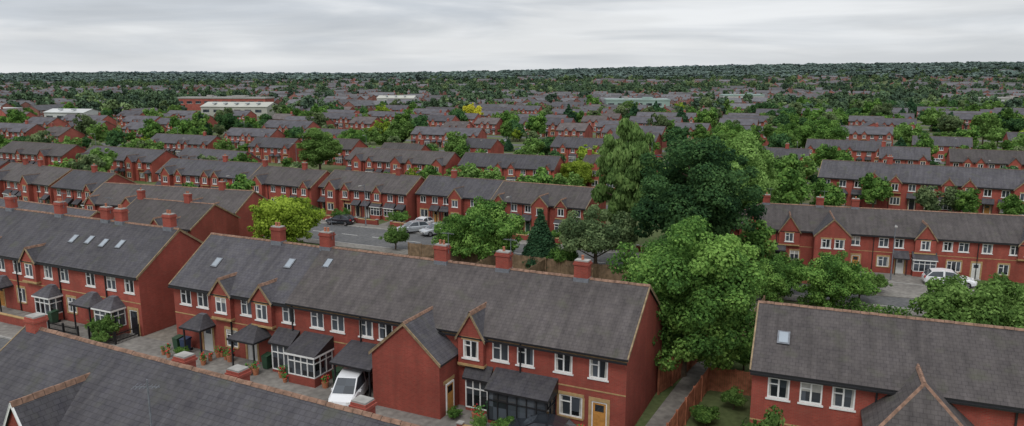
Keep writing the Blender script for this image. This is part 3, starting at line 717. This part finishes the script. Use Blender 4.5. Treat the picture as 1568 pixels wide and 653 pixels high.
# ------------------------------------------------------------------ vegetation
def tube(p0,p1,r0,r1,n=7):
    p0=np.array(p0,float);p1=np.array(p1,float);d=p1-p0;d/=np.linalg.norm(d)+1e-9
    a=np.cross(d,[.3,.9,.1]);a/=np.linalg.norm(a);b=np.cross(d,a);q=[]
    for k in range(n):
        t=2*math.pi*k/n;s=2*math.pi*(k+1)/n
        e=lambda w,r,p:p+r*(a*math.cos(w)+b*math.sin(w))
        q.append([e(t,r0,p0),e(s,r0,p0),e(s,r1,p1),e(t,r1,p1)])
    return np.array(q)
def leaves(blobs,nper,size,seed,flat=.85,droop=0,fill=.55):
    g=np.random.default_rng(seed);Q=[];T=[]
    for (c,r) in blobs:
        n=max(8,int(nper*r*r)); d=g.normal(size=(n,3)); d/=np.linalg.norm(d,axis=1)[:,None]
        rr=r*(fill+(1.15-fill)*g.random(n)**.6)
        p=np.array(c)+d*rr[:,None]*np.array([1,1,flat])
        nn=d+g.normal(size=(n,3))*.5; nn[:,2]+=.3
        if droop: nn[:,2]*=(1-droop)
        nn/=np.linalg.norm(nn,axis=1)[:,None]
        h=g.normal(size=(n,3)); 
        if droop: h=np.array([0,0,1.])+g.normal(size=(n,3))*.25
        t1=np.cross(nn,h);t1/=np.linalg.norm(t1,axis=1)[:,None]+1e-9;t2=np.cross(nn,t1)
        s=size*(.6+.8*g.random(n))[:,None]
        l1,l2=(.3,.75) if droop else (.38,.55)
        Q.append(np.stack([p-t1*s*l1,p-t2*s*l2,p+t1*s*l1,p+t2*s*l2],1))
        T.append(np.clip(.5+g.normal()*.17+g.normal(size=n)*.17,0,1))
    return np.concatenate(Q),np.concatenate(T)
def qmesh(name,Q,T,tr,leaf):
    A=np.concatenate([Q,tr]) if len(tr) else Q
    n=len(A);me=bpy.data.meshes.new(name)
    me.vertices.add(n*4);me.vertices.foreach_set('co',A.reshape(-1));me.loops.add(n*4);me.loops.foreach_set('vertex_index',np.arange(n*4,dtype=np.int32))
    me.polygons.add(n);me.polygons.foreach_set('loop_start',np.arange(0,n*4,4,dtype=np.int32))
    me.materials.append(M[leaf]);me.materials.append(M['bark'])
    mi=np.zeros(n,dtype=np.int32);mi[len(Q):]=1;me.polygons.foreach_set('material_index',mi)
    me.update(calc_edges=True)
    at=me.attributes.new('tint','FLOAT','FACE');tt=np.zeros(n,dtype=np.float32);tt[:len(Q)]=T;at.data.foreach_set('value',tt)
    return me
def tree_mesh(name,R,zc,Rz,leaf,nb=60,nper=250,size=.25,seed=1,trunk=.25,br=(.2,.34),droop=0,cone=False,bush=False):
    g=np.random.default_rng(seed);bl=[]
    if cone:
        Ht=zc+Rz
        for k in range(nb):
            t=(k+.5)/nb; z=.5+(Ht-.7)*t; rad=R*(1-t)**.85
            a=k*2.4; r=max(.28,rad*.42); q=max(0,rad-r*.7)*g.uniform(.75,1.1)
            bl.append(((q*math.cos(a),q*math.sin(a),z),r))
            if rad>1: bl.append(((-q*.8*math.cos(a+.7),-q*.8*math.sin(a+.7),z+.1),r))
    else:
        for k in range(nb):
            d=g.normal(size=3);d/=np.linalg.norm(d); f=g.uniform(.35,1.)**.5 if k%4 else g.uniform(0,.6)
            r=R*g.uniform(*br)
            sh=1+.16*math.sin(d[0]*4+seed)+.12*math.cos(d[1]*5+seed*2)
            if bush and d[2]<0: d[2]=-d[2]*.2
            c=(d[0]*f*(R-r)*sh,d[1]*f*(R-r)*sh,zc+d[2]*f*max(.2,(Rz-r*.8))*(1 if d[2]>0 else .85)*sh)
            bl.append((c,r))
        for k in range(nb//3):
            d=g.normal(size=3);d/=np.linalg.norm(d)
            if bush and d[2]<0: d[2]=-d[2]*.3
            r=R*.13*g.uniform(.6,1.2); bl.append(((d[0]*R*.93,d[1]*R*.93,zc+d[2]*Rz*.95),r))
    Q,T=leaves(bl,nper,size,seed+9,droop=droop)
    tr=[]
    if trunk:
        top=zc+Rz*(.3 if not cone else .8)
        tr.append(tube((0,0,-.1),(g.normal()*.1,g.normal()*.1,top*.5),trunk,trunk*.75,9)); tr.append(tube((0,0,top*.5),(0,0,top),trunk*.75,trunk*.3,8))
        for (c,r) in bl[:14]:
            z0=max(.3,min(top,c[2]-.45*math.hypot(c[0],c[1])-.3)); tr.append(tube((0,0,z0),c,trunk*.34,trunk*.08,5))
    tr=np.concatenate(tr) if tr else np.zeros((0,4,3))
    return qmesh(name,Q,T,tr,leaf)
TM={}
TM['big']=tree_mesh('crown',5.5,5.8,5.3,'leaf_green',120,560,.20,1,.3,br=(.13,.25))
TM['dark']=tree_mesh('crown',6.6,9.0,6.6,'leaf_dark',105,380,.27,2,.4,br=(.13,.26))
TM['willow']=tree_mesh('crown',3.9,9,7.4,'leaf_willow',150,460,.36,3,.3,br=(.15,.25),droop=.75)
TM['lime']=tree_mesh('crown',4.4,8,6.2,'leaf_light',80,340,.3,4,.28)
TM['olive']=tree_mesh('crown',4.2,3.9,3.6,'leaf_olive',80,440,.24,5,.25,br=(.16,.28),bush=True)
TM['round']=tree_mesh('crown',4.2,4.0,3.5,'leaf_green',70,440,.24,6,.25,br=(.16,.3))
TM['yellow']=tree_mesh('crown',4.4,3.8,3.2,'leaf_yellow',70,400,.26,7,.22,br=(.16,.3))
TM['conifer']=tree_mesh('crown',2.3,3.3,3.4,'leaf_conifer',90,520,.22,8,.2,cone=True)
TM['bush']=tree_mesh('crown',1.8,1.5,1.7,'leaf_light',36,800,.17,9,.1,bush=True)
TM['bushg']=tree_mesh('crown',1.8,1.4,1.6,'leaf_green',36,700,.17,10,.1,bush=True)
TM['feather']=tree_mesh('crown',4.4,3.,2.2,'leaf_light',95,430,.25,11,.2,br=(.12,.22))
mids=['mid_green','mid_dark','mid_light','mid_yel','mid_con','mid_olive']
for k,(l,sd) in enumerate((('leaf_green',21),('leaf_dark',22),('leaf_light',23),('leaf_yellow',24),('leaf_conifer',25),('leaf_olive',26))):
    TM[mids[k]]=tree_mesh('crown',3.4,4.1,3.1,l,32,150,.46,sd,.2,cone=(l=='leaf_conifer'))
TM['gold']=tree_mesh('crown',4.6,4.6,3.8,'leaf_gold',34,120,.5,31,.2)
def tree(k,x,y,name='deciduous_tree',s=1.,sz=None,rot=None,z=0):
    obj(name,TM[k],None,(x,y,z),rd.uniform(0,6.28) if rot is None else rot,(s,s,sz or s))
tree('big',12.15,49.2,rot=.3,s=1.03,sz=1.02); tree('dark',19.0,75.5,sz=.96,s=1.03); tree('willow',13.6,84.,'willow_tree'); tree('lime',28.6,93); tree('lime',24.,88,s=.8)
tree('lime',33,99,s=.8)
tree('olive',9.0,76.6); tree('round',-2.9,81.1); tree('conifer',3.2,80.0,'conifer_tree'); tree('bushg',5.4,78.5,'garden_bush',1.1)
tree('round',-6.2,82.5,s=.72); tree('bush',-14.4,88.,'garden_bush',1.05); tree('yellow',-27.6,87.5,s=1.04)
tree('mid_green',26.2,77,s=.8); tree('round',24.4,66,s=.6); tree('round',29.2,64.4,s=.72); tree('mid_green',27.3,70,s=.55)
tree('bushg',33,67,'garden_bush',1.);tree('bush',36,69.5,'garden_bush',.7);tree('feather',36.6,55.2,s=1.,sz=1.02); tree('feather',43,57,s=.8)
tree('bush',12.7,33.6,s=.9,sz=1.65,name='garden_bush')
tree('yellow',12.3,138,s=.85); tree('mid_green',-10.7,157.,s=1.0); tree('gold',-17.7,330,s=1.15); tree('lime',-43,163,s=1.1,sz=.7); tree('round',-42.5,197.,s=1.);tree('yellow',-6.5,141,s=.5)
tree('round',82.9,193.8,s=1.4);tree('round',75,197,s=1.2);tree('mid_dark',70,190);tree('round',60,205,s=1.2)
for u,v,s,k in ((-6.2,-1.5,.7,'bush'),(-5.2,-2.8,.45,'bush'),(-8.3,-1.,.5,'bushg'),(30,-2.3,.42,'bushg'),(28.4,-2.6,.35,'bush'),(26.3,-1.9,.3,'bushg'),(31.7,-.9,.3,'bushg'),(2.2,-1.5,.3,'bushg'),
   (41.5,14,.7,'bushg'),(42.5,17,.9,'bush'),(41.9,20,.6,'bushg'),(36.6,8.9,.4,'bush'),(40.6,4,.5,'bushg'),(44,12,.8,'bushg'),(47,12.5,.8,'bush'),(51,13,.9,'bushg'),(41.8,7,.5,'bush')):
    x,y=W(u,v); tree(k,x,y,'garden_bush',s)
for (u,v) in ((-20,46),(-12,47.5),(-11,48.2),(-2,47.6),(-.5,48),(7,47.8),(13,47.5),(14,48.5),(19,47),(-26,47)):
    x,y=W(u,v); tree(rd.choice(['bushg','bush','bush','bushg']),x,y,'garden_bush',rd.uniform(.45,.8))
for k in range(10):
    x=fM.P(rd.uniform(26,38),-rd.uniform(3.,6.5),0) if k>4 else fM.P(rd.uniform(0,9),-rd.uniform(2,6),0); tree(rd.choice(['bushg','bush','bush']),x.x,x.y,'garden_bush',rd.uniform(.4,.75))
# small trees and shrubs in the gardens between the middle rows
for (x0,y0,x1,y1,n) in ((-60,142,-30,128,7),(-28,128,8,112,9),(-88,140,-64,128,6),(-90,172,-55,158,7),(-34,168,8,154,8),(-56,110,-34,102,5),(-95,112,-72,100,4),(56,116,82,100,6)):
    for k in range(n):
        t=rd.random(); x=x0+(x1-x0)*t+rd.uniform(-2,2); y=y0+(y1-y0)*t+rd.uniform(-3,3)
        if any((x-ex)**2+(y-ey)**2<36 for ex,ey in explicit): continue
        tree(rd.choice(['mid_green','mid_light','mid_green','mid_yel','mid_olive']),x,y,'deciduous_tree',rd.uniform(.55,1.0))
def hedge(p,q,h=1.1,w=.8):
    p=Vector((*p,0));q=Vector((*q,0));L=(q-p).length;n=int(L/.5);bl=[(tuple(p.lerp(q,(k+.5)/n)+Vector((rd.uniform(-.1,.1),rd.uniform(-.1,.1),h*.5))),w*.62) for k in range(n)]+[(tuple(p.lerp(q,(k+.5)/n)+Vector((0,0,h*.8))),w*.5) for k in range(n)]
    Q,T=leaves(bl,330,.17,5); obj('hedge',qmesh('hedge',Q,T,np.zeros((0,4,3)),'leaf_green'))
hedge(W(44,31.5),W(53,31.5));hedge(W(-3,47),W(3,47.));hedge(tuple(fM.P(26,-6,0))[:2],tuple(fM.P(38,-6,0))[:2]);hedge(W(8,47),W(12,47))
cnt=0
tries=0
while cnt<520 and tries<12000:
    tries+=1
    y=rd.uniform(112,430); x=rd.uniform(-.75,.75)*y
    if any((x-ex)**2+(y-ey)**2<(7.5)**2 for ex,ey in explicit): continue
    if y<150 and abs(x+20)<45 and rd.random()<.6: continue
    if x<0 and y<220 and rd.random()<.3: continue
    if inclear(x,y): continue
    v=(x+26.6)*-sa+(y-55.4)*ca
    if any(rv-13<v<rv-6.5 for rv in rowvs) or 34<v<45: continue
    k=rd.choices(mids,[6,2.4,4.2,1.4,.7,2])[0]; s=rd.uniform(.4,1.1)*(1 if y<230 else 1.2)*(1.12 if x>20 and y>180 else 1)
    tree(k,x,y,'conifer_tree' if k=='mid_con' else 'deciduous_tree',s,s*rd.uniform(.75,1.1)); cnt+=1
for k in range(12):
    x=rd.uniform(18,50);y=rd.uniform(108,125)
    if not any((x-ex)**2+(y-ey)**2<40 for ex,ey in explicit): tree(rd.choice(['mid_green','mid_light','mid_green']),x,y,'deciduous_tree',rd.uniform(.8,1.2))

# ------------------------------------------------------------------ distant masses (instanced)
def mkcoll(name,meshes,nm):
    c=bpy.data.collections.new(name)
    for m in meshes:
        o=bpy.data.objects.new(nm,m); c.objects.link(o)
    return c
def scatter(name,coll,pts,scl,rot,idx):
    me=bpy.data.meshes.new(name); me.from_pydata([tuple(p) for p in pts],[],[])
    for n,t,d in (('scl','FLOAT_VECTOR',scl),('rot','FLOAT',rot),('idx','INT',idx)):
        a=me.attributes.new(n,t,'POINT'); a.data.foreach_set('vector' if t=='FLOAT_VECTOR' else 'value',np.array(d,dtype=np.int32 if t=='INT' else np.float32).reshape(-1))
    o=obj(name,me)
    ng=bpy.data.node_groups.new(name,'GeometryNodeTree'); ng.interface.new_socket('Geometry',in_out='INPUT',socket_type='NodeSocketGeometry'); ng.interface.new_socket('Geometry',in_out='OUTPUT',socket_type='NodeSocketGeometry')
    N=ng.nodes;I=N.new('NodeGroupInput');O=N.new('NodeGroupOutput');ci=N.new('GeometryNodeCollectionInfo');ci.inputs['Collection'].default_value=coll;ci.inputs['Separate Children'].default_value=True;ci.inputs['Reset Children'].default_value=True
    ip=N.new('GeometryNodeInstanceOnPoints');ip.inputs['Pick Instance'].default_value=True
    def at(n,t):
        a=N.new('GeometryNodeInputNamedAttribute');a.data_type=t;a.inputs['Name'].default_value=n
        return [s for s in a.outputs if s.enabled and s.name=='Attribute'][0]
    cx=N.new('ShaderNodeCombineXYZ');er=N.new('FunctionNodeEulerToRotation')
    l=ng.links.new
    l(at('rot','FLOAT'),cx.inputs['Z']);l(cx.outputs[0],er.inputs[0]);l(er.outputs[0],ip.inputs['Rotation']);l(at('scl','FLOAT_VECTOR'),ip.inputs['Scale']);l(at('idx','INT'),ip.inputs['Instance Index'])
    l(I.outputs[0],ip.inputs['Points']);l(ci.outputs[0],ip.inputs['Instance']);l(ip.outputs[0],O.inputs[0])
    md=o.modifiers.new('scatter','NODES');md.node_group=ng
    return o
ft=[tree_mesh('far_tree',4.5,4.9,3.9,l,14,34,1.15,40+i,.2,cone=c) for i,(l,c) in enumerate((('leaf_far_hazed',0),('leaf_fardark_hazed',0),('leaf_far_hazed',0),('leaf_farlight_hazed',0),('leaf_fardark_hazed',1),('leaf_farlight_hazed',0)))]
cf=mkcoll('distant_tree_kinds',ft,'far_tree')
dt=[tree_mesh('far_tree',5,4.9,4.0,l,10,18,2.0,60+i,0) for i,l in enumerate(('leaf_distant_hazed','leaf_distant_hazed','leaf_horizon_hazed','leaf_horizon_hazed'))]
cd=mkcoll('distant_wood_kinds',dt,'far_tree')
hv=[]
for L in (14,20,26,12):
    P=autospec(L,rd,0,merge=True); hv.append(list(P.values())[0].mesh('far_house',HAZED_FAR))
chs=mkcoll('distant_house_kinds',hv,'far_house')
pts=[];scl=[];rot=[];idx=[];occ=set()
g=np.random.default_rng(3)
for j in range(2700):
    y=math.sqrt(g.uniform(395**2,1800**2)) if g.random()<.45 else g.uniform(395,1050); x=g.uniform(-.85,.85)*y
    if mnoise.noise(Vector((x*.006,y*.004,3)))<-.08 or inclear(x,y): continue
    c=(int(x//17),int(y//15))
    if c in occ: continue
    occ.add(c); s=g.uniform(.7,1.05); pts.append((x,y,H(x,y)-.2));scl.append((s,s,s));idx.append(int(g.integers(4)))
    rot.append(A0+g.normal()*.25+(math.pi/2 if g.random()<.4 else 0)+(math.pi if g.random()<.15 else 0))
scatter('distant_houses',chs,pts,scl,rot,idx)
pts=[];scl=[];rot=[];idx=[]
for j in range(10500):
    y=math.sqrt(g.uniform(385**2,1750**2)) if g.random()<.6 else g.uniform(385,1150); x=g.uniform(-.85,.85)*y
    nz=mnoise.noise(Vector((x*.006,y*.004,3)))
    if nz>.01 and g.random()<.58: continue
    if inclear(x,y): continue
    c=(int(x//17),int(y//15))
    if (c in occ or (c[0],c[1]+1) in occ) and g.random()<.6: continue
    s=g.uniform(.45,1.35);pts.append((x,y,H(x,y)-.3));scl.append((s,s,s*g.uniform(.75,1.15)));rot.append(g.uniform(0,6.28));idx.append(int(g.choice(6,p=[.32,.21,.26,.11,.04,.06])))
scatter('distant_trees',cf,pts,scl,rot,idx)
pts=[];scl=[];rot=[];idx=[]
for j in range(11000):
    y=g.uniform(1350,3300); x=g.uniform(-.85,.85)*y
    nz=mnoise.noise(Vector((x*.0016,y*.003,9)))
    if y<2250 and nz>.1 and g.random()<.7: continue
    s=g.uniform(1.2,2.2);pts.append((x,y,H(x,y)-1.));scl.append((s*1.8,s*1.8,s*g.uniform(.6,.85)));rot.append(g.uniform(0,6.28));idx.append(int(g.integers(2))+(2 if y>2300 else 0))
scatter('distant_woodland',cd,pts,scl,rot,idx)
def shed(name,x,y,a,L,D,h,wm,rm,flat=False):
    mb=MB();f=Fr((x,y,H(x,y)),(math.cos(a),math.sin(a),0),(-math.sin(a),math.cos(a),0))
    mb.box(f,0,L,0,D,0,h,wm)
    n=int(L/6)
    for k in range(n):
        for z in ([h-3.2] if h<8 else [1.2,h-3.2]): 
            mb.box(f,k*6+1.2,k*6+4.8,-.08,-.01,z,z+1.6,'window_glass'); mb.box(f,k*6+1.,k*6+5.,-.05,-.005,z-.15,z,'upvc_white')
    if flat: mb.box(f,-.3,L+.3,-.3,D+.3,h+.01,h+.9,rm); mb.box(f,L*.3,L*.36,D*.4,D*.6,h+.91,h+2.2,'concrete'); mb.box(f,L*.6,L*.75,D*.3,D*.7,h+.91,h+2,rm)
    else:
        for (y0,y1) in ((-.5,D/2),(D+.5,D/2)): mb.face(f,[(-.4,y0,h-.05),(L+.4,y0,h-.05),(L+.4,y1,h+D*.13),(-.4,y1,h+D*.13)],rm)
        for xx in (0,L): mb.face(f,[(xx,0,h),(xx,D,h),(xx,D/2,h+D*.12)],wm)
        for k in range(1,n): mb.box(f,k*L/n-.6,k*L/n+.6,D*.12,D*.3,h+.6+D*.05,h+.75+D*.07,'skylight')
    obj(name,mb.mesh(name))
for s in SH: shed(*s)

# ------------------------------------------------------------------ sky, sun, camera
w=bpy.data.worlds.new('World');SC.world=w;w.use_nodes=True;nt=w.node_tree;bg=nt.nodes['Background'];out=nt.nodes['World Output']
SE,SR=math.radians(52),math.radians(200)
sk=nd(nt,'ShaderNodeTexSky',sky_type='NISHITA');sk.sun_disc=False;sk.sun_elevation=SE;sk.sun_rotation=SR
nt.links.new(sk.outputs[0],bg.inputs[0]);bg.inputs[1].default_value=.10
tc=nd(nt,'ShaderNodeTexCoord')
def cloud(scale,rot,ns,detail,dist,fmin,fmax,lo,hi):
    mp=nd(nt,'ShaderNodeMapping');mp.inputs['Scale'].default_value=scale;mp.inputs['Rotation'].default_value=rot;nt.links.new(tc.outputs['Generated'],mp.inputs[0])
    n=nd(nt,'ShaderNodeTexNoise');n.inputs['Scale'].default_value=ns;n.inputs['Detail'].default_value=detail;n.inputs['Roughness'].default_value=.5;n.inputs['Distortion'].default_value=dist
    nt.links.new(mp.outputs[0],n.inputs['Vector'])
    r=nd(nt,'ShaderNodeMapRange');r.interpolation_type='SMOOTHSTEP'
    for k_,v_ in (('From Min',fmin),('From Max',fmax),('To Min',lo),('To Max',hi)): r.inputs[k_].default_value=v_
    nt.links.new(n.outputs['Fac'],r.inputs['Value']); return r.outputs[0]
big=cloud((1.5,1.5,15),(0,.05,.4),1.4,7,.5,.36,.62,0,1)
sml=cloud((3.2,3.2,28),(0,.02,1.1),1.5,5,.3,.35,.68,.93,1.06)
col=mixc(nt,(.56,.595,.645),(.82,.835,.855),big)
col=scalec(nt,col,sml)
sx=nd(nt,'ShaderNodeSeparateXYZ');nt.links.new(tc.outputs['Generated'],sx.inputs[0])
mr=nd(nt,'ShaderNodeMapRange');mr.inputs['From Min'].default_value=0.;mr.inputs['From Max'].default_value=.05;mr.inputs['To Min'].default_value=.65;mr.inputs['To Max'].default_value=0.
nt.links.new(sx.outputs['Z'],mr.inputs['Value'])
col=mixc(nt,col,(.75,.77,.79),mr.outputs[0])
# overcast luminance rises towards the zenith (CIE overcast sky)
mz=nd(nt,'ShaderNodeMapRange');mz.inputs['From Min'].default_value=.12;mz.inputs['From Max'].default_value=1.;mz.inputs['To Min'].default_value=1.;mz.inputs['To Max'].default_value=1.6
nt.links.new(sx.outputs['Z'],mz.inputs['Value']); col=scalec(nt,col,mz.outputs[0])
bg2=nd(nt,'ShaderNodeBackground');nt.links.new(col,bg2.inputs[0]);bg2.inputs[1].default_value=1.
ms=nd(nt,'ShaderNodeMixShader');ms.inputs[0].default_value=.93;nt.links.new(bg.outputs[0],ms.inputs[1]);nt.links.new(bg2.outputs[0],ms.inputs[2]);nt.links.new(ms.outputs[0],out.inputs[0])
sd=bpy.data.lights.new('sun','SUN');sd.energy=1.2;sd.angle=math.radians(20);sd.color=(1,.975,.94)
so=bpy.data.objects.new('sun',sd);link(so)
dv=Vector((math.sin(SR)*math.cos(SE),math.cos(SR)*math.cos(SE),math.sin(SE)))
so.rotation_euler=dv.to_track_quat('Z','Y').to_euler()
cam=bpy.data.cameras.new('camera');cam.sensor_width=36;cam.lens=36*1120/1568;cam.clip_end=20000;cam.clip_start=.5
co=bpy.data.objects.new('camera',cam);link(co);co.location=(0,0,21);co.rotation_euler=(math.radians(90-10.5),0,0);SC.camera=co
SC.view_settings.view_transform='Standard';SC.view_settings.look='None';SC.view_settings.exposure=0
